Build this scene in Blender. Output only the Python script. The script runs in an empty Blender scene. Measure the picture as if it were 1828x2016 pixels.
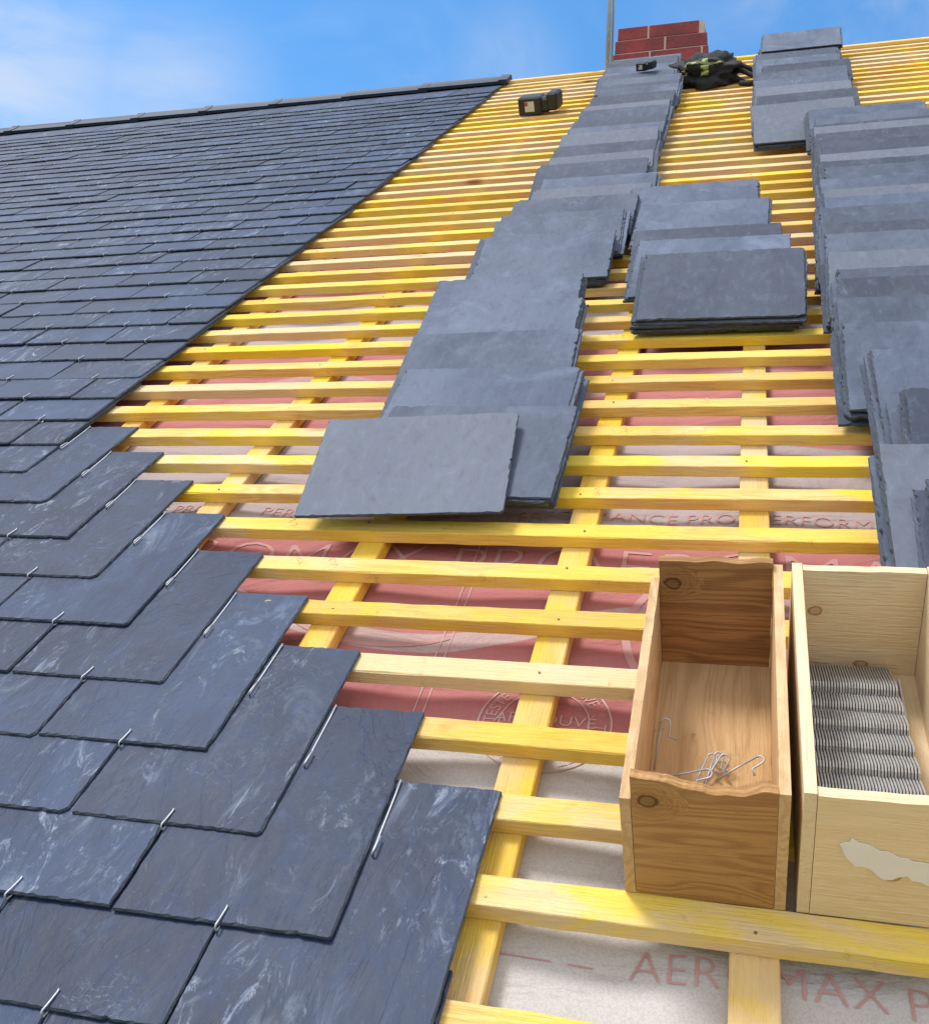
import bpy, bmesh, math, random
from mathutils import Matrix, Vector, noise, Euler
random.seed(7)
S=0.9
PITCH=math.radians(40)
R4=Matrix.Translation((0,0,6))@Matrix.Rotation(PITCH,4,'X')
scene=bpy.context.scene
COL=scene.collection
scene.view_settings.view_transform='Standard'
scene.view_settings.look='None'
scene.view_settings.exposure=0
def T(x,u,h=0.0):
    """survey levelling correction: tape readings on the slope -> true slope coordinates"""
    g=1-h; w=1+.0286*u/g
    return ((x+.0025*u+.0016*g)/w,(.9996*u-.0285*g)/w)

# ------------------------------------------------ node helpers
class NT:
    def __init__(s,mat):
        s.m=mat; mat.use_nodes=True; s.t=mat.node_tree
        s.t.nodes.clear()
    def n(s,typ,ins=None,**kw):
        nd=s.t.nodes.new(typ)
        for k,v in kw.items(): setattr(nd,k,v)
        if ins:
            for k,v in ins.items():
                if isinstance(v,bpy.types.NodeSocket): s.t.links.new(v,nd.inputs[k])
                else: nd.inputs[k].default_value=v
        return nd
    def math(s,op,a,b=0.0,clamp=False):
        return s.n('ShaderNodeMath',{0:a,1:b},operation=op,use_clamp=clamp).outputs[0]
    def vmath(s,op,a,b):
        return s.n('ShaderNodeVectorMath',{0:a,1:b},operation=op).outputs[0]
    def mix(s,f,a,b,bt='MIX'):
        nd=s.t.nodes.new('ShaderNodeMix'); nd.data_type='RGBA'; nd.blend_type=bt
        for i,v in ((0,f),(6,a),(7,b)):
            if isinstance(v,bpy.types.NodeSocket): s.t.links.new(v,nd.inputs[i])
            elif i==0: nd.inputs[0].default_value=v
            else: nd.inputs[i].default_value=(v[0],v[1],v[2],1)
        return nd.outputs[2]
    def ss(s,v,a,b):
        nd=s.n('ShaderNodeMapRange',{0:v,1:a,2:b,3:0.0,4:1.0},interpolation_type='SMOOTHSTEP'); return nd.outputs[0]
    def noise(s,vec,scale,detail=4,rough=.5,dist=0.0):
        return s.n('ShaderNodeTexNoise',{'Vector':vec,'Scale':scale,'Detail':detail,'Roughness':rough,'Distortion':dist}).outputs[0]
    def scale(s,vec,sc):
        return s.n('ShaderNodeMapping',{'Vector':vec,'Scale':sc}).outputs[0]
    def bump(s,h,strength,dist,normal=None):
        ins={'Height':h,'Strength':strength,'Distance':dist}
        if normal is not None: ins['Normal']=normal
        return s.n('ShaderNodeBump',ins).outputs[0]
    def out(s,col,rough,normal=None,metal=0.0,spec=0.5):
        ins={'Base Color':col if isinstance(col,bpy.types.NodeSocket) else (*col,1),'Roughness':rough,'Metallic':metal,'Specular IOR Level':spec}
        if normal is not None: ins['Normal']=normal
        b=s.n('ShaderNodeBsdfPrincipled',ins)
        o=s.n('ShaderNodeOutputMaterial'); s.t.links.new(b.outputs[0],o.inputs[0])
        return b
    def grey(s,v): return s.n('ShaderNodeCombineColor',{0:v,1:v,2:v}).outputs[0]
    def rndvec(s):
        oi=s.n('ShaderNodeObjectInfo').outputs['Random']
        at=s.n('ShaderNodeAttribute',attribute_name='tint').outputs['Fac']
        r=s.math('FRACT',s.math('ADD',oi,at))
        tc=s.n('ShaderNodeTexCoord').outputs['Object']
        off=s.n('ShaderNodeCombineXYZ',{0:s.math('MULTIPLY',r,37.0),1:s.math('MULTIPLY',r,91.0),2:s.math('MULTIPLY',r,13.0)}).outputs[0]
        return r,s.vmath('ADD',tc,off)

def simple(name,col,rough=.6,metal=0.0,var=.15,bs=60,bstr=.2):
    m=bpy.data.materials.new(name); t=NT(m)
    r,v=t.rndvec()
    n=t.noise(v,bs*.4,4)
    c=t.mix(n,[x*(1-var) for x in col],[min(1,x*(1+var)) for x in col])
    nb=t.bump(t.noise(v,bs,4),bstr,.002)
    t.out(c,rough,nb,metal); return m

def slate_mat(name,ca,cb,chalk,chalkcol,rough,spread=.48,spec=.35,bs=1.0,cov=0.0,alt=(.075,.085,.11),bl=.32,dustk=.35):
    m=bpy.data.materials.new(name); t=NT(m)
    r,v=t.rndvec()
    vs=t.scale(v,(1.0,.5,1.0))
    n1=t.noise(vs,5,6,.6,.5)
    n2=t.noise(vs,55,7,.68,.4)
    n3=t.noise(v,3.4,3,.5)
    base=t.mix(t.ss(n1,.32,.68),ca,cb)
    bloom=t.ss(t.noise(v,9,6,.65,.8),.48,.75)
    base=t.mix(t.math('MULTIPLY',bloom,bl),base,tuple(x*2.0 for x in cb))
    br=t.math('ADD',1-spread/2,t.math('MULTIPLY',r,spread))
    base=t.mix(1.0,base,t.grey(br),'MULTIPLY')
    hue=t.math('FRACT',t.math('MULTIPLY',r,7.3))
    base=t.mix(t.math('MULTIPLY',hue,.18),base,alt)
    base=t.mix(t.math('MULTIPLY',t.ss(n2,.5,.75),.4),base,tuple(x*1.7 for x in cb))
    base=t.mix(t.math('MULTIPLY',t.ss(n2,.5,.25),.45),base,tuple(x*.5 for x in ca))
    vk=t.scale(v,(1.0,.42,1.0))
    st=t.noise(vk,20,10,.78,1.8)
    soft=t.noise(vk,13,7,.72,1.0)
    amt=t.math('FRACT',t.math('MULTIPLY',r,11.9))
    k=t.math('MULTIPLY',t.ss(st,.54,.66),t.ss(n3,.48-cov,.66-cov))
    k=t.math('MAXIMUM',k,t.math('MULTIPLY',t.math('MULTIPLY',t.ss(soft,.52,.70),t.ss(n3,.46-cov,.66-cov)),.55))
    k=t.math('MULTIPLY',k,t.math('ADD',.5,t.math('MULTIPLY',amt,.6)))
    ridg=t.math('ABSOLUTE',t.math('SUBTRACT',t.noise(v,13,6,.65,1.2),.5))
    line=t.math('SUBTRACT',1.0,t.ss(ridg,.0,.008))
    k2=t.math('MULTIPLY',line,t.ss(t.noise(v,7,3),.56,.68))
    dust=t.math('MULTIPLY',t.ss(t.noise(v,180,2,.5),.68,.75),dustk)
    k=t.math('MAXIMUM',k,t.math('MULTIPLY',k2,.5))
    k=t.math('MAXIMUM',k,t.math('MULTIPLY',dust,.6))
    base=t.mix(t.math('MULTIPLY',k,chalk),base,chalkcol)
    nb=t.bump(n1,.35*bs,.007)
    nb=t.bump(n2,.5*bs,.0022,nb)
    # riven ledges
    led=t.noise(t.scale(v,(1.0,.35,1.0)),7,5,.6,1.5)
    led=t.n('ShaderNodeMath',{0:t.math('MULTIPLY',led,9.0)},operation='FRACT').outputs[0]
    nb=t.bump(t.ss(led,0.0,.25),.22*bs,.0012,nb)
    ro=t.math('ADD',rough,t.math('MULTIPLY',n2,.2))
    t.out(base,ro,nb,0.0,spec); return m

M_laid=slate_mat('slate_blue',(.0095,.022,.058),(.022,.044,.100),.62,(.35,.42,.54),.43,.6,.32,1.1,.09,(.045,.06,.095),.30,.25)
M_loose=slate_mat('slate_grey',(.060,.078,.122),(.098,.120,.172),.34,(.34,.38,.47),.58,.85,.26,.95,.0,(.10,.115,.15))
M_plain=slate_mat('slate_plain',(.130,.150,.195),(.145,.165,.210),.06,(.3,.32,.36),.6,.18,.25,.3,-.08,(.14,.155,.20),.08,.2)
M_edge=simple('slate_broken_edge',(.055,.068,.092),.75,0,.7,180,.7)

def wood_mat(name,cA,cB,cC,axis=0,grain=.5,knotcol=(.22,.09,.03),kn=.75,stain=None,rough=.62,sc=1.0,pale=(.84,.66,.43),dirtk=.3,wp=.45,knots=(),plane=(0,2)):
    m=bpy.data.materials.new(name); t=NT(m)
    r,v=t.rndvec()
    s3=[11.0*sc]*3; s3[axis]=.55*sc
    vs=t.scale(v,tuple(s3))
    warp=t.noise(v,4,2,.5)
    w3=t.math('MULTIPLY',warp,wp)
    vw=t.vmath('ADD',vs,t.n('ShaderNodeCombineXYZ',{0:w3,1:w3,2:w3}).outputs[0])
    k3=[13.0]*3; k3[axis]=5.0
    vor=t.n('ShaderNodeTexVoronoi',{'Vector':t.scale(v,tuple(k3)),'Scale':.55,'Randomness':1.0})
    kd=vor.outputs['Distance']
    kmask=t.math('SUBTRACT',1.0,t.ss(kd,.05,.15))
    ksel=t.ss(t.n('ShaderNodeSeparateColor',{0:vor.outputs['Color']}).outputs[0],.45,.46)
    kmask=t.math('MULTIPLY',kmask,ksel)
    near=t.math('MULTIPLY',t.ss(kd,.38,.05),ksel)
    if knots:
        raw=t.n('ShaderNodeTexCoord').outputs['Object']
        sp=t.n('ShaderNodeSeparateXYZ',{0:raw})
        kmask=t.math('MULTIPLY',kmask,0.0); near=t.math('MULTIPLY',near,0.0)
        wob=t.math('MULTIPLY',t.math('SUBTRACT',t.noise(v,60,3),.5),.010)
        for (a,b,rr_) in knots:
            da=t.math('SUBTRACT',sp.outputs[plane[0]],a*S); db=t.math('SUBTRACT',sp.outputs[plane[1]],b*S)
            d=t.math('ADD',t.math('SQRT',t.math('ADD',t.math('MULTIPLY',da,da),t.math('MULTIPLY',t.math('MULTIPLY',db,db),1.6))),wob)
            R_=rr_*S
            rimm=t.math('MULTIPLY',t.ss(d,R_*.5,R_),t.ss(d,R_*1.35,R_))
            core=t.math('MULTIPLY',t.ss(d,R_*1.1,R_*.9),.45)
            kmask=t.math('MAXIMUM',kmask,t.math('MAXIMUM',rimm,core))
            near=t.math('MAXIMUM',near,t.ss(d,R_*4.5,R_*.8))
    nk=t.math('MULTIPLY',near,1.3)
    ring=t.noise(t.vmath('ADD',vw,t.n('ShaderNodeCombineXYZ',{0:nk,1:nk,2:nk}).outputs[0]),1.6,2,.45,.15)
    rings=t.math('ABSOLUTE',t.math('SINE',t.math('MULTIPLY',ring,38.0)))
    fine=t.noise(vs,30,4,.65)
    base=t.mix(t.ss(t.noise(v,2.6,3,.5),.38,.62),cA,cB)
    base=t.mix(t.math('MULTIPLY',t.math('POWER',rings,3.0),grain),base,cC)
    base=t.mix(t.math('MULTIPLY',t.ss(fine,.50,.72),.4),base,cC)
    rr=t.math('FRACT',t.math('MULTIPLY',r,5.7))
    if stain is not None:
        raww=t.math('MULTIPLY',t.ss(t.noise(t.scale(v,(.45,1,1)),2.3,4,.6,.5),.50,.60),.65)
        base=t.mix(raww,base,pale)
        sm=t.math('MULTIPLY',t.ss(t.noise(t.scale(v,(.5,1,1)),4.4,6,.66,.9),.43,.56),t.math('ADD',.4,t.math('MULTIPLY',rr,.55)))
        base=t.mix(sm,base,stain)
        og=t.ss(t.noise(t.scale(v,(.6,1,1)),3.1,4,.6,.6),.56,.66)
        base=t.mix(t.math('MULTIPLY',og,.35),base,(.80,.41,.10))
        base=t.mix(t.math('MULTIPLY',t.ss(rr,.66,.90),.8),base,pale)
    base=t.mix(t.math('MULTIPLY',near,.3),base,cC)
    base=t.mix(t.math('MULTIPLY',kmask,kn),base,knotcol)
    dirt=t.ss(t.noise(v,30,7,.75),.60,.74)
    base=t.mix(t.math('MULTIPLY',dirt,dirtk),base,(.24,.14,.06))
    br=t.math('ADD',.88,t.math('MULTIPLY',r,.16))
    base=t.mix(1.0,base,t.grey(br),'MULTIPLY')
    nb=t.bump(fine,.8,.0035); nb=t.bump(rings,.08,.001,nb)
    t.out(base,rough,nb,0,.22); return m
M_batten=wood_mat('treated_batten_wood',(.92,.61,.18),(.92,.64,.26),(.66,.33,.07),0,.36,stain=(.96,.68,.012),dirtk=.45,rough=.75)
M_counter=wood_mat('counter_batten_wood',(.88,.53,.13),(.86,.56,.18),(.64,.31,.06),0,.38,stain=(.93,.61,.02),rough=.75)
M_oldx=wood_mat('old_board_across',(.44,.225,.085),(.54,.30,.125),(.20,.085,.03),0,.55,kn=.9,knotcol=(.10,.04,.015),dirtk=.95,wp=.7,knots=[(-.058,.155,.010)])
M_oldf=wood_mat('old_board_front',(.52,.28,.105),(.62,.37,.16),(.28,.125,.045),0,.55,kn=.9,knotcol=(.10,.04,.015),dirtk=.95,wp=1.0,knots=[(-.058,.155,.010)])
M_oldy=wood_mat('old_board_along',(.68,.44,.21),(.75,.52,.29),(.48,.26,.115),1,.42,kn=.8,knotcol=(.18,.08,.03),dirtk=.85,wp=.6,knots=[(.015,.20,.008)],plane=(0,1))
NK=[(-.058,.118,.0085),(.006,.028,.008)]
M_newx=wood_mat('new_board_across',(.88,.68,.42),(.90,.73,.49),(.78,.54,.28),0,.28,kn=.85,knotcol=(.36,.16,.06),dirtk=.2,wp=.8,knots=NK)
M_newf=wood_mat('new_board_front',(.88,.68,.42),(.90,.73,.49),(.80,.56,.30),0,.28,kn=.85,knotcol=(.36,.16,.06),dirtk=.2,wp=.8,knots=[(.002,.075,.007)])
M_newy=wood_mat('new_board_along',(.88,.68,.41),(.90,.72,.48),(.78,.54,.30),1,.28,kn=.85,knotcol=(.36,.16,.06),dirtk=.2)
M_wire=simple('galvanised_wire',(.50,.52,.56),.5,.5,.2,200,.1)
M_bund=simple('bundled_wire',(.50,.50,.50),.42,.35,.35,300,.2)
M_gap=simple('bundle_gap_shade',(.06,.058,.056),.8,0,.2,200,.1)  # dark filler block, its colour stands in for shade between the wires
M_nail=simple('nail_head',(.26,.21,.15),.5,.6,.3,200,.1)
M_black=simple('black_plastic',(.018,.018,.02),.45,0,.3,120,.2)
M_cloth=simple('black_fabric',(.02,.021,.025),.85,0,.4,160,.6)
M_hiviz=simple('hi_viz_fabric',(.34,.40,.14),.6,0,.35,150,.5)
M_white=simple('white_label',(.60,.58,.54),.6,0,.2,80,.1)
M_redl=simple('red_label',(.40,.06,.04),.5,0,.1,80,.1)
M_paper=simple('torn_paper',(.84,.80,.78),.8,0,.08,60,.5)
M_card=simple('white_cardboard',(.78,.75,.68),.85,0,.08,60,.3)
M_ridge=simple('dark_ridge_clay',(.020,.033,.062),.6,0,.45,50,.4)
M_mortar=simple('lime_mortar',(.46,.38,.30),.9,0,.25,90,.7)
M_steel=simple('galvanised_tube',(.42,.44,.47),.5,.6,.2,60,.1)
M_redink=simple('red_ink',(.54,.28,.26),.75,0,.25,60,.1)
M_whiteink=simple('pale_ink',(.60,.42,.40),.75,0,.12,60,.1)
M_faintink=simple('faint_pale_ink',(.53,.30,.29),.75,0,.15,60,.1)

def brick_mat():
    m=bpy.data.materials.new('red_brick'); t=NT(m)
    r,v=t.rndvec()
    n=t.noise(v,5,5,.6); n2=t.noise(v,60,5,.6)
    c=t.mix(t.ss(n,.35,.65),(.30,.034,.036),(.15,.024,.028))
    c=t.mix(t.math('MULTIPLY',t.ss(n2,.6,.75),.35),c,(.45,.14,.1))
    t.out(c,.8,t.bump(n2,.5,.004)); return m
M_brick=brick_mat()

def membrane_mat():
    m=bpy.data.materials.new('printed_membrane'); t=NT(m)
    tc=t.n('ShaderNodeTexCoord').outputs['Object']
    v=t.scale(tc,(1/S,1/S,1/S))
    sep=t.n('ShaderNodeSeparateXYZ',{0:v})
    x,u=sep.outputs[0],sep.outputs[1]
    wav=t.math('MULTIPLY',t.math('SINE',t.math('MULTIPLY',x,6.5)),.02)
    uu=t.math('ADD',u,wav)
    ph=t.math('MULTIPLY',t.math('FRACT',t.math('DIVIDE',t.math('SUBTRACT',uu,1.04),.95)),.95)
    red=t.math('MULTIPLY',t.ss(ph,.0,.006),t.math('SUBTRACT',1.0,t.ss(ph,.585,.591)))
    sw=t.math('ABSOLUTE',t.math('SUBTRACT',ph,t.math('ADD',.305,t.math('MULTIPLY',t.math('SINE',t.math('ADD',t.math('MULTIPLY',x,5.0),1.0)),.07))))
    swm=t.math('SUBTRACT',1.0,t.ss(sw,.024,.027))
    red=t.math('MULTIPLY',red,t.math('SUBTRACT',1.0,t.math('MULTIPLY',swm,.6)))
    red=t.math('MULTIPLY',red,t.ss(u,.95,.97))
    nz=t.noise(v,6,5,.6)
    g=t.mix(nz,(.50,.475,.465),(.60,.57,.555))
    rd=t.mix(nz,(.44,.145,.14),(.54,.22,.21))
    up=t.ss(u,1.62,1.70)
    g=t.mix(t.math('MULTIPLY',up,.6),g,(.38,.27,.29))
    c=t.mix(red,g,rd)
    dirt=t.ss(t.noise(v,12,6,.7),.6,.75)
    c=t.mix(t.math('MULTIPLY',dirt,.25),c,(.22,.18,.16))
    weave=t.n('ShaderNodeTexVoronoi',{'Vector':v,'Scale':330.0}).outputs['Distance']
    c=t.mix(t.math('MULTIPLY',t.ss(weave,.4,.7),.16),c,(.2,.17,.16))
    wr=t.noise(t.scale(v,(1.0,2.2,1.0)),3.2,5,.5,1.2)
    nb=t.bump(wr,.6,.04); nb=t.bump(weave,.2,.001,nb)
    t.out(c,.8,nb,0,.3); return m
M_memb=membrane_mat()

# ------------------------------------------------ mesh helpers
def mk(name,verts,faces,mats,midx=None,smooth=False):
    me=bpy.data.meshes.new(name)
    me.from_pydata([Vector(v)*S for v in verts],[],faces)
    for m in (mats if isinstance(mats,(list,tuple)) else [mats]): me.materials.append(m)
    if midx: me.polygons.foreach_set('material_index',midx)
    if smooth: me.polygons.foreach_set('use_smooth',[True]*len(me.polygons))
    me.update(); return me
def L4(x,u,n,rot=(0,0,0),sc=1.0):
    return Matrix.Translation(Vector((x,u,n))*S)@Euler(rot,'XYZ').to_matrix().to_4x4()@Matrix.Scale(sc,4)
def top(name,data,mat4,label,cat,group=None,world=False,kind=None):
    o=bpy.data.objects.new(name,data); COL.objects.link(o)
    o.matrix_world=mat4 if world else R4@mat4
    if label: o['label']=label
    if cat: o['category']=cat
    if group: o['group']=group
    if kind: o['kind']=kind
    return o
def child(name,data,par,mat4=None,label=None):
    o=bpy.data.objects.new(name,data); COL.objects.link(o)
    o.parent=par
    o.matrix_basis=mat4 if mat4 is not None else Matrix.Identity(4)
    if label: o['label']=label
    return o
def boxgeo(x0,x1,y0,y1,z0,z1,c=.002):
    bm=bmesh.new(); bmesh.ops.create_cube(bm,size=1)
    for v in bm.verts:
        v.co=Vector(((x0+x1)/2+v.co.x*(x1-x0),(y0+y1)/2+v.co.y*(y1-y0),(z0+z1)/2+v.co.z*(z1-z0)))
    if c>0: bmesh.ops.bevel(bm,geom=list(bm.edges),offset=c,segments=1,affect='EDGES',profile=.5)
    vs=[v.co.copy() for v in bm.verts]; bm.verts.index_update()
    fs=[[v.index for v in f.verts] for f in bm.faces]; bm.free(); return vs,fs
def join(parts):
    V=[];F=[];I=[]
    for k,(vs,fs,*mi) in enumerate(parts):
        o=len(V); V+=list(vs); F+=[[i+o for i in f] for f in fs]; I+=[(mi[0] if mi else 0)]*len(fs)
    return V,F,I
def tube(pts,r,sides=6,cap=True):
    pts=[Vector(p) for p in pts]; V=[];F=[]
    prev=None
    for i,p in enumerate(pts):
        d=(pts[min(i+1,len(pts)-1)]-pts[max(i-1,0)]).normalized()
        if prev is None: a=d.orthogonal().normalized()
        else: a=(prev-d*prev.dot(d)).normalized()
        prev=a; b=d.cross(a)
        for s in range(sides):
            t=2*math.pi*s/sides
            V.append(p+a*math.cos(t)*r+b*math.sin(t)*r)
    for i in range(len(pts)-1):
        for s in range(sides):
            F.append([i*sides+s,i*sides+(s+1)%sides,(i+1)*sides+(s+1)%sides,(i+1)*sides+s])
    if cap:
        F.append(list(range(sides))[::-1]); F.append([ (len(pts)-1)*sides+s for s in range(sides)])
    return V,F
def prism(poly,z0,z1,axis='z'):
    n=len(poly)
    def P(a,b,c): return {'z':(a,b,c),'y':(a,c,b),'x':(c,a,b)}[axis]
    V=[P(a,b,z0) for a,b in poly]+[P(a,b,z1) for a,b in poly]
    F=[list(range(n))[::-1],list(range(n,2*n))]+[[i,(i+1)%n,n+(i+1)%n,n+i] for i in range(n)]
    return V,F
def fixn(me):
    bm=bmesh.new(); bm.from_mesh(me); bmesh.ops.recalc_face_normals(bm,faces=bm.faces); bm.to_mesh(me); bm.free(); return me

# ------------------------------------------------ slates
def slategeo(w,L,th,seed,rag=.0010,chips=.03,chipd=.003):
    """tail at y=0, head at y=L, x centred; ragged dressed edges"""
    rnd=random.Random(seed)
    P=[]
    x0,x1=-w/2,w/2
    def seg(a,b,nx,ny,nn):
        for i in range(nn):
            f=(i+rnd.uniform(-.2,.2)*(0<i))/nn
            P.append((a[0]+(b[0]-a[0])*f,a[1]+(b[1]-a[1])*f,nx,ny))
    c=[.0015+rnd.random()**3*.010 for _ in range(4)]
    N=34
    seg((x0+c[0],0),(x1-c[1],0),0,1,N); seg((x1-c[1],0),(x1,c[1]),-.7,.7,1)
    seg((x1,c[1]),(x1,L-c[2]),-1,0,N); seg((x1,L-c[2]),(x1-c[2],L),-.7,-.7,1)
    seg((x1-c[2],L),(x0+c[3],L),0,-1,N); seg((x0+c[3],L),(x0,L-c[3]),.7,-.7,1)
    seg((x0,L-c[3]),(x0,c[0]),1,0,N); seg((x0,c[0]),(x0+c[0],0),.7,.7,1)
    n=len(P); lo=[];mid=[];up=[]
    for x,y,nx,ny in P:
        wob=.5+.5*noise.noise(Vector((x*22,y*22,seed*3.3)))
        j=rnd.uniform(0,.8)*rag+wob*rag*.7+(rnd.random()*chipd if rnd.random()<chips else 0)
        ins=.0006+abs(rnd.gauss(0,.0014))
        lo.append((x+nx*(j+.0006),y+ny*(j+.0006),0))
        mid.append((x+nx*j,y+ny*j,th*.5))
        up.append((x+nx*(j+ins),y+ny*(j+ins),th))
    V=lo+mid+up
    F=[list(range(n))[::-1],list(range(2*n,3*n))]; I=[0,0]
    for k in (0,n):
        for i in range(n):
            F.append([k+i,k+(i+1)%n,k+n+(i+1)%n,k+n+i]); I.append(1)
    return V,F,I
G=.1335; U0=.895; SL=.396; ST=.0058; HP=.1458
tilt=math.atan(ST/G)
def laidmesh(w,seed):
    V,F,I=slategeo(w,SL,ST,seed,.0010,.04,.0028)
    return [(x,y-SL,z) for x,y,z in V],F,I
full_geo=[laidmesh(.2880,i) for i in range(9)]
half_geo=[laidmesh(.1430,20+i) for i in range(3)]
full=[mk('laid_slate',*g[:2],[M_laid,M_edge],g[2]) for g in full_geo]
half=[mk('laid_slate_narrow',*g[:2],[M_laid,M_edge],g[2]) for g in half_geo]
def xleft(u): return -.443-.74*u-.25
items=[]
KMAX=45; URIDGE=6.955
for k in range(-3,KMAX+1):
    uh=U0+G*k
    if k<0: right=-.299-HP*(k%2)
    elif k<=9: right=-.299-HP*k
    else: right=-.299-HP*9+.0016*(k-9)+random.uniform(-.008,.008)
    x=right
    if k>9 and (k-9)%2==1:
        items.append((x-HP/2,uh,True)); x-=HP
    while x>xleft(uh):
        items.append((x-HP,uh,False)); x-=2*HP
items.sort(key=lambda i: math.hypot(i[0],i[1]))
def hookpath():
    p=[(0,.03,-.0075),(0,.0,-.0075),(0,-.004,-.0070)]
    for a in range(0,181,30):
        t=math.radians(a); p.append((.0002*a/30,-.004-.0038*math.sin(t),-.0016-.0052*math.cos(t)))
    p+=[(.0015,.004,.0026),(.002,.020,.0015),(.0022,.024,.0025)]
    return p
hook_geo=tube(hookpath(),.0013,6)
far_geo=tube(hookpath(),.0021,5)
hook_me=mk('slate_hook',*hook_geo,M_wire,None,True)
stuffV=[];stuffF=[];stuffI=[];tint=[]
hsV=[];hsF=[]
for idx,(x,u,h) in enumerate(items):
    rnd=random.Random(idx*13+5)
    fj=1.0 if u<2.2 else 1.5
    M=L4(x+rnd.uniform(-.001,.001),u+rnd.uniform(-.0028,.0028)*fj,rnd.random()*.0012*fj,(-tilt+rnd.uniform(-.006,.001)*fj,rnd.uniform(-.003,.003)*fj,rnd.uniform(-.006,.006)*fj))
    MH=M@L4(rnd.uniform(-.004,.004),-SL,ST,(0,0,rnd.uniform(-.12,.12)))
    if idx<300:
        top('laid_slate',(half if h else full)[rnd.randrange(3 if h else 9)],M,
            ('half-width cut slate at the edge of the finished slating' if h else 'dark blue slate laid on battens, wire hook at tail'),'slate','slates already laid on the roof')
        if not h: top('slate_hook',hook_me,MH,'bent grey wire hook holding the tail of a slate','hook','wire hooks holding the laid slates')
    else:
        g=(half_geo if h else full_geo)[rnd.randrange(3 if h else 9)]
        o=len(stuffV); stuffV+=[(M@(Vector(v)*S))/S for v in g[0]]
        stuffF+=[[i+o for i in f] for f in g[1]]; stuffI+=g[2]
        tint+=[rnd.random()]*len(g[0])
        if not h:
            o=len(hsV); hsV+=[(MH@(Vector(v)*S))/S for v in far_geo[0]]
            hsF+=[[i+o for i in f] for f in far_geo[1]]
me=mk('laid_slates',stuffV,stuffF,[M_laid,M_edge],stuffI)
a=me.attributes.new('tint','FLOAT','POINT'); a.data.foreach_set('value',tint)
top('laid_slates',me,Matrix.Identity(4),'many dark blue slates laid in courses up to the ridge','slates','slates already laid on the roof',kind='stuff')
top('slate_hooks',mk('slate_hooks',hsV,hsF,M_wire),Matrix.Identity(4),'tiny wire hooks on the farther slate courses','hooks','wire hooks holding the laid slates',kind='stuff')
lp=[(0,.125,.001),(0,.10,-.0005),(0,.02,-.001),(0,.0,-.0005)]
for a_ in range(0,181,30):
    t=math.radians(a_); lp.append((.0006*a_/30,-.002-.0035*math.sin(t),.0030-.0035*math.cos(t)))
lp+=[(.004,.010,.0062),(.0042,.022,.0045)]
long_me=mk('open_slate_hook',*tube(lp,.0014,6),M_wire,None,True)
for k in range(0,10):
    uh=U0+G*k
    xr=-.299-HP*(k+1)+.001
    top('slate_hook',long_me,L4(xr+.003,uh-.128,ST+.0025+.128*math.tan(tilt),(-tilt,0,random.uniform(-.03,.03))),
        'long wire hook lying open beside the last laid slate','hook','open hooks along the stepped edge')

# ------------------------------------------------ battens
CX=[-2.85,-2.42,-2.0,-1.545,-1.11,-.70,-.297,.02,.44,.87,1.3,1.72,2.15]
for k in range(-4,KMAX+1):
    u=U0+G*k; rnd=random.Random(k+900)
    if k==-2: u-=.028
    wv=.042+rnd.uniform(-.001,.002); xl,xr=-2.3,2.3
    n=110; V=[];F=[];ch=.0011
    sx=rnd.random()*50
    for i in range(n+1):
        x=xl+(xr-xl)*i/n
        e0=noise.noise(Vector((x*2.1+sx,k*3.1,0)))*.003+noise.noise(Vector((x*16+sx,k,2)))*.0020
        e1=noise.noise(Vector((x*2.3+sx,k*3.1,9)))*.003+noise.noise(Vector((x*17+sx,k,7)))*.0020
        e2=noise.noise(Vector((x*1.3+sx,k*3.1,5)))*.0018+noise.noise(Vector((x*14+sx,k*3.1,5)))*.0006
        c2=ch*(1+4.0*max(0,noise.noise(Vector((x*7+sx,k,3)))-.1))
        c3=ch*(1+3.0*max(0,noise.noise(Vector((x*7+sx,k,13)))-.1))
        t_=-.0005+e2; b=-.0255
        prof=[(-wv+e0,b),(-wv+e0,t_-c2),(-wv+e0+c2,t_),(-c3+e1,t_),(e1,t_-c3),(e1,b)]
        V+=[(x,y,z) for y,z in prof]
    for i in range(n):
        for j in range(6):
            F.append([i*6+j,i*6+(j+1)%6,(i+1)*6+(j+1)%6,(i+1)*6+j])
    F+= [list(range(6)),[n*6+j for j in range(6)][::-1]]
    parts=[(V,F,0)]
    if k<26:
        for cx in CX:
            if -2<cx<1.4 and rnd.random()<.5:
                x=cx+rnd.uniform(-.018,.018); y=-wv/2+rnd.uniform(-.012,.012); r=.0020
                ring_=[(x+r*math.cos(t*math.pi/4),y+r*math.sin(t*math.pi/4),z) for z in (-.004,.0012) for t in range(8)]
                parts.append((ring_,[list(range(8,16))]+[[t,(t+1)%8,8+(t+1)%8,8+t] for t in range(8)],1))
    V,F,I=join(parts)
    me=fixn(mk('roof_batten',V,F,[M_batten,M_nail],I))
    top('roof_batten',me,L4(0,u+rnd.uniform(-.003,.003),0,(0,0,rnd.uniform(-.0018,.0018))),'yellow treated softwood batten nailed across the roof','batten','roofing battens running across the slope')
for cx in CX:
    rnd=random.Random(int(cx*100))
    V,F=boxgeo(-.6,URIDGE-.03,-.027,.027,-.029,0,.002)
    top('counter_batten',mk('counter_batten',V,F,M_counter),L4(cx,0,-.0265,(0,0,math.pi/2+rnd.uniform(-.001,.001))),'flat yellow counter batten running up the slope under the battens','batten','counter battens running up the slope')
V,F=boxgeo(-1.54,2.3,-.045,.0,-.028,.014,.003)
top('ridge_board',mk('ridge_board',V,F,M_batten),L4(0,URIDGE,.006),'yellow timber board nailed along the bare ridge','board')

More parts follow.
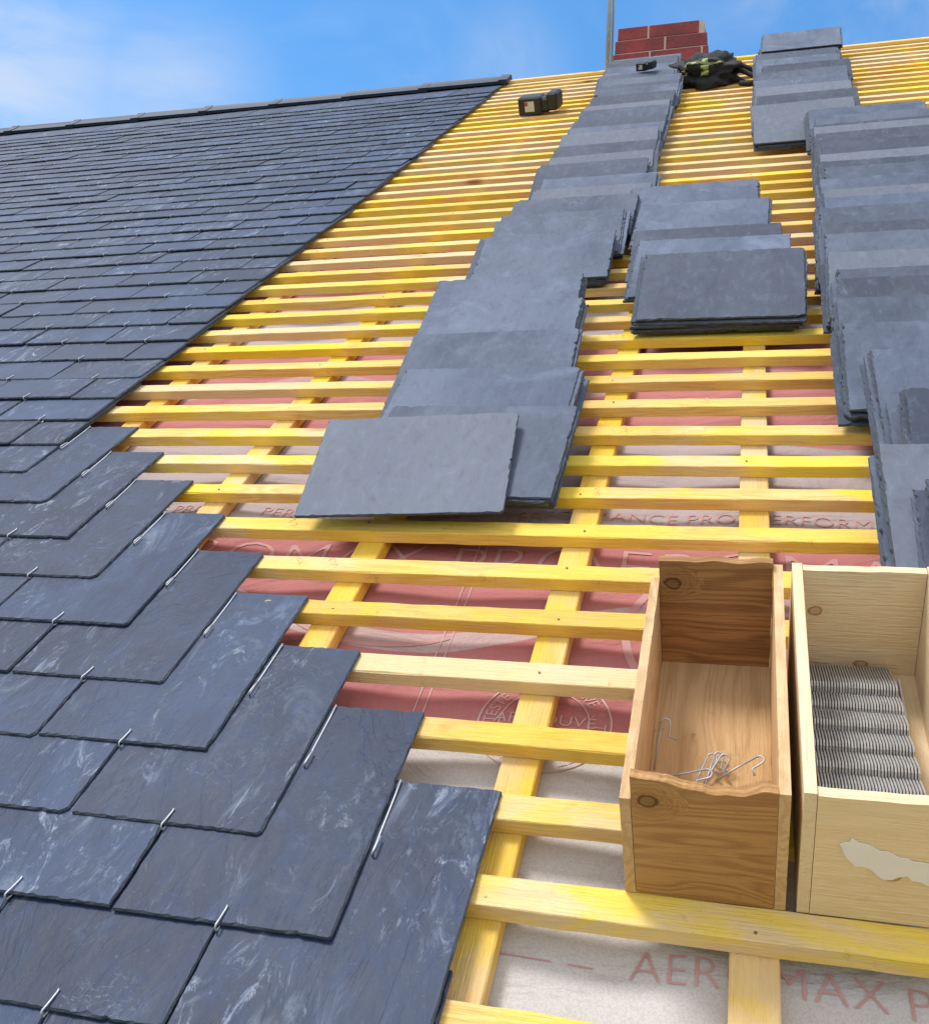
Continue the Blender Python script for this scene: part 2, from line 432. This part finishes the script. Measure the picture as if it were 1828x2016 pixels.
# ------------------------------------------------ membrane with printing
def sag(x,u):
    ds=min(abs(x-c) for c in CX)
    return -.0585-.009*min(1,ds/.18)**1.5+.003*noise.noise(Vector((x*3,u*4,0)))
NX,NU=330,260
V=[];F=[]
xs=[-7.5+9.8*i/NX for i in range(NX+1)]
for j in range(NU+1):
    u=-.7+(URIDGE-.03+.7)*j/NU
    for x in xs: V.append((x,u,sag(x,u)))
for j in range(NU):
    for i in range(NX):
        a=j*(NX+1)+i; F.append([a,a+1,a+NX+2,a+NX+1])
memb=top('roofing_membrane',mk('roofing_membrane',V,F,M_memb,None,True),Matrix.Identity(4),'grey and pink-red printed breathable membrane under the battens','membrane')
def textgeo(body,size,sp=1.0,thin=.012):
    cu=bpy.data.curves.new('t','FONT'); cu.body=body; cu.size=size; cu.resolution_u=3; cu.space_character=sp; cu.offset=-size*thin
    o=bpy.data.objects.new('t',cu); COL.objects.link(o)
    dg=bpy.context.evaluated_depsgraph_get(); dg.update()
    m=bpy.data.meshes.new_from_object(o.evaluated_get(dg))
    bm=bmesh.new(); bm.from_mesh(m)
    bmesh.ops.triangulate(bm,faces=bm.faces)
    for _ in range(2):
        lo=[e for e in bm.edges if e.calc_length()>.02]
        if lo: bmesh.ops.subdivide_edges(bm,edges=lo,cuts=1)
        bmesh.ops.triangulate(bm,faces=[f for f in bm.faces if len(f.verts)>3])
    bm.verts.index_update()
    vs=[v.co.copy() for v in bm.verts]; fs=[[v.index for v in f.verts] for f in bm.faces]
    bm.free(); bpy.data.objects.remove(o); bpy.data.curves.remove(cu); bpy.data.meshes.remove(m)
    return vs,fs
def printed(name,vs,fs,mat,dx,du,rot=0,dz=.0014):
    c,s=math.cos(rot),math.sin(rot); out=[]
    for v in vs:
        x=dx+c*v[0]-s*v[1]; u=du+s*v[0]+c*v[1]
        out.append((x,u,sag(x,u)+dz))
    return child(name,mk(name,out,fs,mat),memb)
def ptext(body,size,x,u,mat,rot=0,sx=1.0,sp=1.0,thin=.012):
    for wd in body.split(' '):
        vs,fs=textgeo(wd,size,sp,thin); vs=[Vector((v.x*sx,v.y,0)) for v in vs]
        printed('printed_word',vs,fs,mat,x,u,rot)
        x+=max(v.x for v in vs)+size*.3
ptext('AEROMAX PRO',.058,-.120,.692,M_redink,.01,1.0,1.04,.020)
ptext('AEROMAX PRO',.058,-1.0,.672,M_redink,.01,1.0,1.12,.020)
for x in (-1.60,-1.02,-.47,.02,.56):
    ptext('PERFORMANCE PRO',.050,x,1.664,M_redink,0,1.0)
for x in (-1.30,-.33,.7):
    ptext('AEROMAX PRO',.15,x,1.462,M_faintink,0,1.0,1.0,.020)
for x in (-1.3,.1):
    ptext('PERFORMANCE PRO',.05,x,2.30,M_redink,0)
ex,eu=-.287,1.092
def ringgeo(r0,r1,n=64,a0=0,a1=360):
    V=[];F=[]
    a0,a1=math.radians(a0),math.radians(a1)
    for i in range(n+1):
        t=a0+(a1-a0)*i/n
        V+=[(r0*math.cos(t),r0*math.sin(t),0),(r1*math.cos(t),r1*math.sin(t),0)]
    for i in range(n):
        a=2*i;b=2*(i+1); F.append([a,a+1,b+1,b])
    return V,F
parts=[(*ringgeo(.1005,.1035),0),(*ringgeo(.068,.070),0)]
msg='TESTÉ ET APPROUVÉ * TESTÉ ET APPROUVÉ * '
for i,ch in enumerate(msg):
    if ch==' ': continue
    g=textgeo(ch,.027); ang=math.pi-2*math.pi*i/len(msg)
    w=max(v.x for v in g[0])/2
    rr=.076; c,s=math.cos(ang-math.pi/2),math.sin(ang-math.pi/2)
    vs=[Vector((rr*math.cos(ang)+c*(v.x-w)-s*v.y, rr*math.sin(ang)+s*(v.x-w)+c*v.y,0)) for v in g[0]]
    parts.append((vs,g[1],0))
g=textgeo('APPROUVÉ',.032); w=max(v.x for v in g[0])/2
parts.append(([Vector((v.x-w,v.y-.004,0)) for v in g[0]],g[1],0))
V,F,I=join(parts)
printed('printed_emblem',V,F,M_whiteink,ex,eu)
for (cx_,cu_,r0,r1,a0,a1) in ((.02,1.33,.20,.214,150,235),(-.62,1.52,.26,.272,225,300)):
    printed('printed_arc',*ringgeo(r0,r1,48,a0,a1),M_faintink,cx_,cu_,0,.0011)
V,F,I=join([([(-.2,.0,0),(-.13,0,0),(-.13,.0018,0),(-.2,.0018,0)],[[0,1,2,3]]),([(-.11,.0,0),(-.08,0,0),(-.08,.0018,0),(-.11,.0018,0)],[[0,1,2,3]]),([(-.2,-.01,0),(-.198,-.01,0),(-.198,.012,0),(-.2,.012,0)],[[0,1,2,3]])])
printed('printed_mark',V,F,M_redink,-.08,.70)
for xx in (-.50,-.484):
    vv=[];ff=[]
    for i in range(21): vv+=[(0,.03*i,0),(.0022,.03*i,0)]
    for i in range(20): ff.append([2*i,2*i+1,2*i+3,2*i+2])
    printed('printed_line',vv,ff,M_whiteink,xx,1.05)

# ------------------------------------------------ loose slate piles
LW,LL,LT=.425,.305,.0058
lg=[slategeo(LW+random.uniform(-.008,.006),LL,LT,100+i,.0019,.07,.006) for i in range(10)]
loose=[mk('loose_slate',g[0],g[1],[M_loose,M_edge],g[2]) for g in lg]
lg2=[slategeo(LW,LL,LT,150+i,.0008,.02,.002) for i in range(3)]
plain=[mk('loose_slate_smooth',g[0],g[1],[M_plain,M_edge],g[2]) for g in lg2]
cnt=0
def pile(xl,uh,hh,td,m,rot=0,sc=1.0,pl=False,seed=0,jx=.012,off=0.0,label=None,group='loose slates stacked in rows up the roof'):
    """xl: x of left edge, uh: head position, hh: height of the head's top face above the battens"""
    global cnt
    rnd=random.Random(seed*31+7); t=math.radians(td)
    L=LL*sc
    for i in range(m):
        zn=-(m-i)*LT*1.06*sc
        jj=(0 if i==m-1 else 1)
        dx=rnd.uniform(-1,1)*jx*jj-off*(m-1-i); du=rnd.uniform(-1,1)*.008*jj; dr=rnd.uniform(-.028,.028)*jj
        ut=uh-L*math.cos(t)+du; ht=hh-L*math.sin(t)
        px=xl+LW*sc/2+dx; pu=ut-zn*math.sin(t); pn=ht+zn*math.cos(t)
        if pn<.0008: pn=.0008+.001*i
        M=L4(px,pu,pn,(t,rnd.uniform(-.004,.004),math.radians(rot)+dr),sc)
        mesh=(plain if (pl and i==m-1) else loose)
        lab=label if (label and i==m-1) else ('smooth plain grey slate on top of a loose pile' if (pl and i==m-1) else 'grey-blue slate in a loose pile on the battens')
        top('loose_slate',mesh[rnd.randrange(len(mesh))],M,lab,'slate',group); cnt+=1
def interp(pts,u):
    for (x0,u0),(x1,u1) in zip(pts,pts[1:]):
        if u0<=u<=u1: return x0+(x1-x0)*(u-u0)/(u1-u0)
    return pts[0][0] if u<pts[0][1] else pts[-1][0]
apts=[T(x,u,.095) for x,u in [(-.905,3.5),(-.925,3.8),(-.88,4.25),(-.925,4.8),(-.95,5.6),(-.98,6.7),(-1.04,7.6),(-1.10,8.6)]]
u=T(0,3.52,.095)[1]; i=0
while u<6.84:
    pile(interp(apts,u)+random.uniform(-.015,.020),u,.092+.005*(i%3),10,5,random.uniform(-2.5,2.5),1.0,i in (3,6,8,12),i+10,.018,0); u+=random.choice((.13,.17,.22)); i+=1
for (x,uu,rt,m_) in ((-.948,2.99,1.5,6),(-.925,2.76,-1,6),(-.885,2.50,1,5),(-.85,2.24,-1.5,6)):
    xx,u2=T(x,uu,.095); pile(xx,u2,.10,9.5,m_,rt,1.0,False,int(uu*100),.013)
xx,u2=T(-.825,2.035,.085); pile(xx,u2,.09,9,5,-2,1.0,False,77,.010)
xx,u2=T(-.905,1.945,.115); pile(xx,u2,.108,12.5,1,4.0,.98,True,78,label='single smooth grey slate resting on top of the pile')
for (x,uu,hh,td,m_,rt,sd_,jx,off) in ((-.455,4.13,.095,9,4,1,201,.016,0),(-.42,3.86,.088,9,3,-1.5,202,.016,0),(-.375,3.45,.10,10,4,1,203,.018,.003),(-.36,3.27,.112,12.5,3,-1.2,204,.014,.0),(-.318,3.05,.130,15,7,-.5,205,.007,.0035)):
    xx,u2=T(x,uu,hh); pile(xx,u2,hh,td,m_,rt,1.0,False,sd_,jx,off)
cpts=[T(x,u,.1) for x,u in [(-.015,5.3),(-.015,6.2),(.01,7.2),(.03,8.6)]]
u=T(0,5.55,.1)[1];i=0
while u<6.95:
    pile(interp(cpts,u)+random.uniform(-.02,.03),u,.100+.05*(u>6.6),10,5,random.uniform(-2,2),1.02,i in (0,1,3),i+300,.012); u+=.21;i+=1
dpts=[T(x,u,.135) for x,u in [(.21,2.55),(.2,3.26),(.243,4.12),(.26,5.55)]]
near=[(.276,1.58,.150,-1.0,0),(.228,1.74,.138,.6,1),(.290,2.00,.132,-1.0,0),(.262,2.235,.128,1.2,0)]
for i,(x,uu,hh,rt,pl) in enumerate(near):
    xx,u2=T(x,uu,hh); pile(xx,u2,hh,12.5,7,rt,1.02,bool(pl),i+500,.007,.002)
u=T(0,2.42,.135)[1]; i=0
while u<4.62:
    pile(interp(dpts,u)+random.uniform(-.012,.014),u,.122+.007*(i%3),12,6,random.uniform(-1.5,1.5),1.03,i in (4,9,13,17),i+400,.010,.0015)
    u+=random.choice((.08,.11,.14)); i+=1

# ------------------------------------------------ wooden boxes
def wbox(x0,x1,u0,u1,hl,hr,hf,hb,th,mx,my,mxf,label,chip):
    e=bpy.data.objects.new('wooden_box',None); COL.objects.link(e); e.empty_display_size=.05
    e.matrix_world=R4@L4((x0+x1)/2,u0,.0018); e['label']=label; e['category']='box'; e['group']='wooden hook boxes standing on the battens'
    W=(x1-x0)/2; Ln=u1-u0
    child('base_panel',mk('base_panel',*boxgeo(-W+th,W-th,th,Ln-th,.0,.012,.0006),my),e)
    amp=.004 if chip else .002
    for sx,h in ((-1,hl),(1,hr)):
        xa,xb=(-W,-W+th) if sx<0 else (W-th,W)
        n=40; top_=[(Ln*(1-i/n), h+amp*noise.noise(Vector((i*.3,sx*3+x0*9,0)))+amp*.5*noise.noise(Vector((i*1.7,sx*3+x0*9,4)))) for i in range(n+1)]
        poly=[(0,0),(Ln,0)]+top_
        V,F=prism(poly,xa,xb,'x')
        child('side_panel',fixn(mk('side_panel',V,F,my)),e)
    def endp(y0,y1,h,mat,wav,nm):
        n=36; xa,xb=-W+th+.0007,W-th-.0007
        tp=[]
        for i in range(n+1):
            f=i/n; z=h
            if wav: z=h-.018*max(0,math.sin(f*math.pi*.95+.1))**1.5*(f**.7)-.006*noise.noise(Vector((f*6,3,0)))-.006*f+.002*noise.noise(Vector((f*25,3,0)))
            else: z=h+amp*noise.noise(Vector((f*5,x0*7,1)))
            tp.append((xa+(xb-xa)*f,z))
        poly=[(xb,0.0),(xa,0.0)]+tp
        V,F=prism(poly,y0,y1,'y')
        return child('end_panel',fixn(mk('end_panel',V,F,mat)),e,None,nm)
    endp(.0,th,hf,mxf,chip,'end board with a chipped wavy top edge' if chip else None)
    endp(Ln-th,Ln,hb,mx,False,None)
    return e
b1=wbox(-.126,.052,.762,1.176,.155,.184,.190,.194,.012,M_oldx,M_oldy,M_oldf,'old brown open wooden box with a few loose hooks inside',True)
b2=wbox(.064,.246,.762,1.176,.188,.188,.186,.186,.013,M_newx,M_newy,M_newf,'new pale pine open box filled with bundles of hooks',False)
rnd=random.Random(3); poly=[]
prof=[(-.052,.118),(-.04,.128),(-.02,.118),(.0,.110),(.02,.105),(.045,.098),(.072,.092),(.078,.06),(.07,.045),(.055,.062),(.035,.07),(.015,.078),(-.005,.07),(-.018,.082),(-.035,.088),(-.045,.1)]
for i,(a,b) in enumerate(prof):
    c,d=prof[(i+1)%len(prof)]
    for f in (0,.33,.66):
        poly.append((a+(c-a)*f+rnd.uniform(-.002,.002),b+(d-b)*f+rnd.uniform(-.002,.002)))
V,F=prism(poly,-.0016,-.0004,'y')
child('torn_label',fixn(mk('torn_label',V,F,M_paper)),b2)
def freehook(L=.06,b=.012):
    p=[(0,0,0),(0,L*.5,.001),(0,L,0)]
    for a_ in range(0,181,36):
        t=math.radians(a_); p.append((b/2-b/2*math.cos(t),L+b/2*math.sin(t),0))
    p.append((b,L-.015,0)); p.append((b+.01,L-.018,.0))
    return tube(p,.0013,6)
fh=mk('loose_hook',*freehook(),M_steel,None,True)
spec=[(-.104,.915,.045,(.75,.1,-.05)),(-.098,.915,.030,(.2,.3,-1.3)),(-.060,.905,.016,(.3,.2,-.3)),(-.052,.91,.014,(.35,.2,-.45)),(-.045,.905,.016,(.3,.1,-.2)),
      (-.028,.925,.026,(.25,.0,-1.0))]
for x,uu,n_,r in spec:
    top('loose_hook',fh,L4(x,uu,n_,r),'loose bent wire hook lying in the brown box','hook','loose hooks in the brown box')
parts=[]
NW=32; BW=.056
for i in range(NW):
    x=-BW+2*BW*i/(NW-1); j=random.uniform(-.001,.001)
    p=[(x,-.043+j,-.012),(x,-.0470+j,-.005),(x,-.0470+j,.002),(x,-.043+j,.0068),(x,-.03+j,.0076),(x,.0,.0076),(x,.045+j,.007),(x,.049+j,.002),(x,.048+j,-.004)]
    parts.append(tube(p,.00125,5))
V,F,I=join(parts)
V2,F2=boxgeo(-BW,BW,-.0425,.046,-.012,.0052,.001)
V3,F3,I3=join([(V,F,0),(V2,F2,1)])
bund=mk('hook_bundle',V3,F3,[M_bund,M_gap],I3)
for i in range(8):
    xx,uu=T(.149,.878+.0430*i,.07)
    top('hook_bundle',bund,L4(xx+random.uniform(-.0015,.0015)-.001*i,uu,.073+random.uniform(-.001,.001)-.0042*i,(math.radians(-24+random.uniform(-1.5,1.5)),0,random.uniform(-.012,.012))),'tight row of new galvanised wire hooks in the pine box','hook bundle','bundles of hooks in the pine box')
V,F,I=join([boxgeo(.080,.083,.79,1.14,.0145,.04,.0004),boxgeo(.208,.211,.79,1.14,.0145,.026,.0004),boxgeo(.0835,.2075,.79,1.14,.0145,.018,.0004)])
top('cardboard_liner',mk('cardboard_liner',V,F,M_card),Matrix.Identity(4),'open white cardboard tray lining the pine box','cardboard')

# ------------------------------------------------ ridge tiles
bu,bn=math.cos(2*PITCH),-math.sin(2*PITCH)
def ridgetile(L):
    def prof(off,wing):
        return [(-wing,off),(-.03,off+.004),(-.012,off+.012),(.008+off*.6,off*.6+.008),
            (bu*.03+off*.98,bn*.03+off*.17),(bu*wing+off*.98,bn*wing+off*.17)]
    rows=[]
    for x,g in ((0,.0),(L-.06,.0),(L-.059,.009),(L,.009)):
        o=prof(.018+g,.125+g); i_=prof(.0,.125+g)
        rows.append([(x,a,b) for a,b in o]+[(x,a,b) for a,b in reversed(i_)])
    n=len(rows[0]); V=[];F=[]
    for r in rows: V+=r
    for k in range(3):
        for j in range(n): F.append([k*n+j,k*n+(j+1)%n,(k+1)*n+(j+1)%n,(k+1)*n+j])
    F.append(list(range(n))); F.append([3*n+j for j in range(n)][::-1])
    return fixn(mk('ridge_tile',V,F,M_ridge))
rt=ridgetile(.60)
x=-1.53-.60; i=0
while x>-7.2:
    top('ridge_tile',rt,L4(x,URIDGE+.015,.020+random.uniform(-.003,.004),(0,.010+random.uniform(-.004,.004),random.uniform(-.006,.006))),'dark angled ridge tile capping the finished slating','ridge tile','ridge tiles along the finished ridge')
    x-=.55; i+=1

# ------------------------------------------------ chimney (world-upright)
def W(x,u,n): return R4@(Vector((x,u,n))*S)
rb=W(-.575,URIDGE,0)
ch=bpy.data.objects.new('brick_chimney',None); COL.objects.link(ch)
ch.matrix_world=Matrix.Translation(rb+Vector((0,.36*S,-.39*S)))
ch['label']='red brick chimney with pale mortar behind the ridge'; ch['category']='chimney'
parts=[]
rows=8; bh=.100
for r_ in range(rows):
    grow=0 if r_<5 else (.0 if r_==5 else (-.010 if r_==6 else -.024))
    hw=.305+grow; hd=.24+grow; z0=r_*bh
    bl=.33
    for side in range(4):
        half_len=hw if side%2==0 else hd-.101
        x=-half_len-(bl/2 if r_%2 else 0)+.04*(r_%3)
        if x>-half_len: x-=bl
        while x<half_len-.01:
            a=max(x,-half_len); b=min(x+bl-.012,half_len)
            if b-a>.03:
                jz=random.uniform(-.0015,.0015); jo=random.uniform(0,.002)
                f_=(hw if side%2 else hd)
                Vb,Fb=boxgeo(a,b,-f_+jo,-f_+.09,z0+jz,z0+bh-.012+jz,.003)
                rm=Matrix.Rotation(side*math.pi/2,3,'Z')
                parts.append(([rm@v for v in Vb],Fb,0))
            x+=bl
V,F,I=join(parts); child('brickwork',mk('brickwork',V,F,M_brick),ch)
child('mortar_core',mk('mortar_core',*join([boxgeo(-.301,.301,-.236,.236,0,bh*6-.014,0),boxgeo(-.291,.291,-.226,.226,bh*6-.0139,bh*7-.014,0),boxgeo(-.277,.277,-.212,.212,bh*7-.0139,bh*8-.018,0)])[:2],M_mortar),ch)
xx,uu=T(-1.13,8.60)
base=W(xx,uu,-.02)
pole=bpy.data.objects.new('scaffold_pole',None); COL.objects.link(pole)
pole.matrix_world=Matrix.Translation(base); pole['label']='grey upright scaffold tube standing by the chimney'; pole['category']='pole'
child('tube',mk('tube',*tube([(0,0,0),(0,0,1.0),(0,0,2.4)],.015,14),M_steel,None,True),pole)
child('tube',mk('tube',*tube([(.024,.02,.05),(.022,.02,1.0),(.02,.02,2.2)],.007,10),M_steel,None,True),pole)

# ------------------------------------------------ bag
def blob(a,b,c,seed,amp,rng=None,scl=1.0,nu=56,nv=32):
    V=[];F=[]
    t0,t1,p0,p1=rng if rng else (0,2*math.pi,0.0,math.pi)
    sgn=lambda q,e: math.copysign(abs(q)**e,q)
    for j in range(nv+1):
        ph=p0+(p1-p0)*j/nv
        for i in range(nu+1):
            th=t0+(t1-t0)*i/nu
            d=Vector((math.cos(th)*math.sin(ph),math.sin(th)*math.sin(ph),math.cos(ph)))
            q=Vector((sgn(d.x,.8)*a,sgn(d.y,.8)*b,sgn(d.z,.85)*c))
            f=(1+amp*noise.noise(d*1.9+Vector((seed,0,0)))+amp*.6*noise.noise(d*5+Vector((seed,4,0)))+amp*.25*noise.noise(d*13+Vector((seed,4,7))))*scl
            q*=f; q.z=max(q.z,-c*.55)
            V.append(q)
    for j in range(nv):
        for i in range(nu):
            k=j*(nu+1)+i; F.append([k,k+1,k+nu+2,k+nu+1])
    return V,F
bag=bpy.data.objects.new('tool_bag',None); COL.objects.link(bag)
xx,uu=T(-.33,7.70,.06)
bag.matrix_world=R4@L4(xx,uu,.050,(0,0,.15)); bag['label']='slumped black tool bag with yellow-green reflective strips on the battens'; bag['category']='bag'
A_,B_,C_=.185,.175,.092
child('bag_body',mk('bag_body',*blob(A_,B_,C_,3,.38),M_cloth,None,True),bag)
for a0 in (3.75,4.55):
    child('reflective_strip',mk('reflective_strip',*blob(A_,B_,C_,3,.38,(a0,a0+.16,.35,1.4),1.02,8,20),M_hiviz,None,True),bag)
child('reflective_strip',mk('reflective_strip',*blob(A_,B_,C_,3,.38,(3.6,5.3,.72,.84),1.025,24,5),M_hiviz,None,True),bag)
child('strap',mk('strap',*tube([(.14,-.07,.02),(.19,-.12,.01),(.25,-.17,-.02),(.26,-.23,-.035),(.21,-.25,-.04),(.16,-.21,-.035)],.014,8),M_cloth,None,True),bag)
child('strap',mk('strap',*tube([(.08,.04,.06),(.16,.0,.04),(.25,-.04,.0),(.29,-.08,-.035)],.013,8),M_cloth,None,True),bag)

# ------------------------------------------------ cordless tools
def tool(x,u,n,rz,sc,label):
    e=bpy.data.objects.new('cordless_drill',None); COL.objects.link(e)
    e.matrix_world=R4@L4(x,u,n,(0,0,rz),sc); e['label']=label; e['category']='power tool'
    child('battery',mk('battery',*boxgeo(-.15,.0,-.07,.05,0,.110,.010),M_black),e)
    child('battery_label',mk('battery_label',*boxgeo(-.105,-.045,-.0725,-.0695,.025,.085,.0005),M_white),e)
    child('battery_label',mk('battery_label',*boxgeo(-.105,-.085,-.0745,-.0730,.060,.083,.0002),M_redl),e)
    child('handle',mk('handle',*boxgeo(-.02,.05,-.055,.06,.012,.100,.014),M_black),e)
    child('motor_body',mk('motor_body',*join([boxgeo(.03,.10,-.06,.085,.02,.125,.012),boxgeo(.04,.09,.0855,.11,.03,.115,.010)])[:2],M_black),e)
    child('chuck',mk('chuck',*tube([(.065,.11,.078),(.065,.12,.078),(.065,.13,.078)],.022,12),M_nail,None,True),e)
    return e
xx,uu=T(-1.33,6.93); tool(xx,uu,.001,-.1,.88,'black cordless drill lying on the battens, battery label showing')
xx,uu=T(-.73,7.75,.12); tool(xx,uu,.106,-.4,.40,'small black cordless tool lying on a slate pile')

rnd=random.Random(11)
for i in range(22):
    x=rnd.uniform(-1.1,.1); k=rnd.randrange(3,14); u=U0+G*k-.02
    L_=rnd.uniform(.008,.022)
    pts=[(L_*f-.5*L_,.004*math.sin(f*5+i),.003+.004*math.sin(f*3.1)) for f in (0,.25,.5,.75,1)]
    top('wood_splinter',mk('wood_splinter',*tube(pts,.0011,4),M_newy),L4(x,u,.001,(0,0,rnd.uniform(0,3))),'curled pale wood splinter on a batten','splinter','splinters scattered on the battens')

# ------------------------------------------------ house body, back slope, ground
rid=W(0,URIDGE-.01,0)
V=[(-7.5*S,rid.y+.02,rid.z-.03),(2.3*S,rid.y+.02,rid.z-.03),(2.3*S,rid.y+5,rid.z-.03-5*math.tan(PITCH)),(-7.5*S,rid.y+5,rid.z-.03-5*math.tan(PITCH))]
V=[Vector(v)/S for v in V]
top('back_roof_slope',mk('back_roof_slope',V,[[0,1,2,3]],M_laid),Matrix.Identity(4),'far slope of the roof, slated','roof',None,True)
e0=W(0,-.7,-.2)
pr=[(e0.y,-1.0),(e0.y,e0.z),(rid.y,rid.z-.25),(rid.y+4.8,rid.z-.25-4.8*math.tan(PITCH)),(rid.y+4.8,-1.0)]
M_rend=simple('house_render',(.5,.46,.4),.9,0,.1,40,.6)
V,F=prism([(a/S,b/S) for a,b in pr],-7.3,2.1,'x')
top('house_wall',fixn(mk('house_wall',V,F,M_rend)),Matrix.Identity(4),'cream rendered walls of the house under the roof','house',None,True)
M_gr=simple('grass_ground',(.07,.10,.035),.95,0,.4,3,.5)
top('ground',mk('ground',[(-900,-900,-1/S),(900,-900,-1/S),(900,900,-1/S),(-900,900,-1/S)],[[0,1,2,3]],M_gr),Matrix.Identity(4),None,None,None,True,'structure')

# ------------------------------------------------ light
sd=Vector((-.36,-.14,.92)).normalized()
el=math.asin(sd.z); az=math.atan2(sd.x,sd.y)
ld=bpy.data.lights.new('sun','SUN'); ld.energy=2.9; ld.angle=math.radians(16); ld.color=(1,.97,.93)
lo=bpy.data.objects.new('sun',ld); COL.objects.link(lo); lo.rotation_mode='QUATERNION'; lo.rotation_quaternion=sd.to_track_quat('Z','Y')
w=bpy.data.worlds.new('World'); scene.world=w; w.use_nodes=True
class WT(NT):
    def __init__(s,w): s.t=w.node_tree; s.t.nodes.clear()
t=WT(w)
sky=t.n('ShaderNodeTexSky',sky_type='NISHITA',sun_disc=False,sun_elevation=el,sun_rotation=az,air_density=1.0,dust_density=.3,ozone_density=2.0)
hs=t.mix(1.0,sky.outputs[0],(.74,1.34,1.64),'MULTIPLY')
tc=t.n('ShaderNodeTexCoord').outputs['Generated']
nz=t.noise(t.scale(tc,(1,1,1.6)),3.2,8,.6,.5)
def dirn(px,py):
    r=Vector((px-914,py-1008,1962)).normalized()
    X=Vector((.9627,.0165,-.2698));U=Vector((.2378,-.5272,.8158));N=Vector((-.1288,-.8495,-.5115))
    return (R4.to_3x3()@Vector((r.dot(X),r.dot(U),r.dot(N)))).normalized()
tot=None
for (px,py,rad,amp) in ((-120,210,.27,.95),(330,220,.14,.7),(1800,-60,.26,1.0),(1000,130,.08,.4)):
    d=dirn(px,py)
    dd=t.n('ShaderNodeVectorMath',{0:tc,1:tuple(d)},operation='DISTANCE').outputs[1]
    f=t.math('MULTIPLY',t.math('SUBTRACT',1.0,t.ss(dd,0.0,rad)),amp)
    tot=f if tot is None else t.math('MAXIMUM',tot,f)
glob=t.math('MULTIPLY',t.ss(nz,.45,.8),.3)
mask=t.math('MULTIPLY',tot,t.ss(nz,.28,.66))
mask=t.math('MAXIMUM',t.math('MULTIPLY',mask,.8),glob)
col=t.mix(mask,hs,(5.4,5.7,6.0))
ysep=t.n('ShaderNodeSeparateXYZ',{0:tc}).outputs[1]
fill_bank=t.math('MULTIPLY',t.ss(ysep,.62,.25),t.ss(nz,.20,.48))  # unseen bright clouds behind the camera, added as neutral fill light
col=t.mix(t.math('MULTIPLY',fill_bank,.9),col,(8.2,8.3,8.5))
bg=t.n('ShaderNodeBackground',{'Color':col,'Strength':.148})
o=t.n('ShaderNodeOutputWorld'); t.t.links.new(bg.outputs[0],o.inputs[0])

# ------------------------------------------------ camera
cd=bpy.data.cameras.new('camera'); cam=bpy.data.objects.new('camera',cd); COL.objects.link(cam)
cd.sensor_fit='HORIZONTAL'; cd.sensor_width=36; cd.lens=36*1962/1828; cd.clip_end=3000; cd.clip_start=.02
rx=Vector((.9627,.2378,-.1288)); fw=Vector((-.2698,.8158,-.5115)).normalized()
rx=(rx-fw*rx.dot(fw)).normalized(); up=rx.cross(fw)
m=Matrix((rx,up,-fw)).transposed().to_4x4()
cam.matrix_world=R4@Matrix.Translation((0,0,S))@m
scene.camera=cam
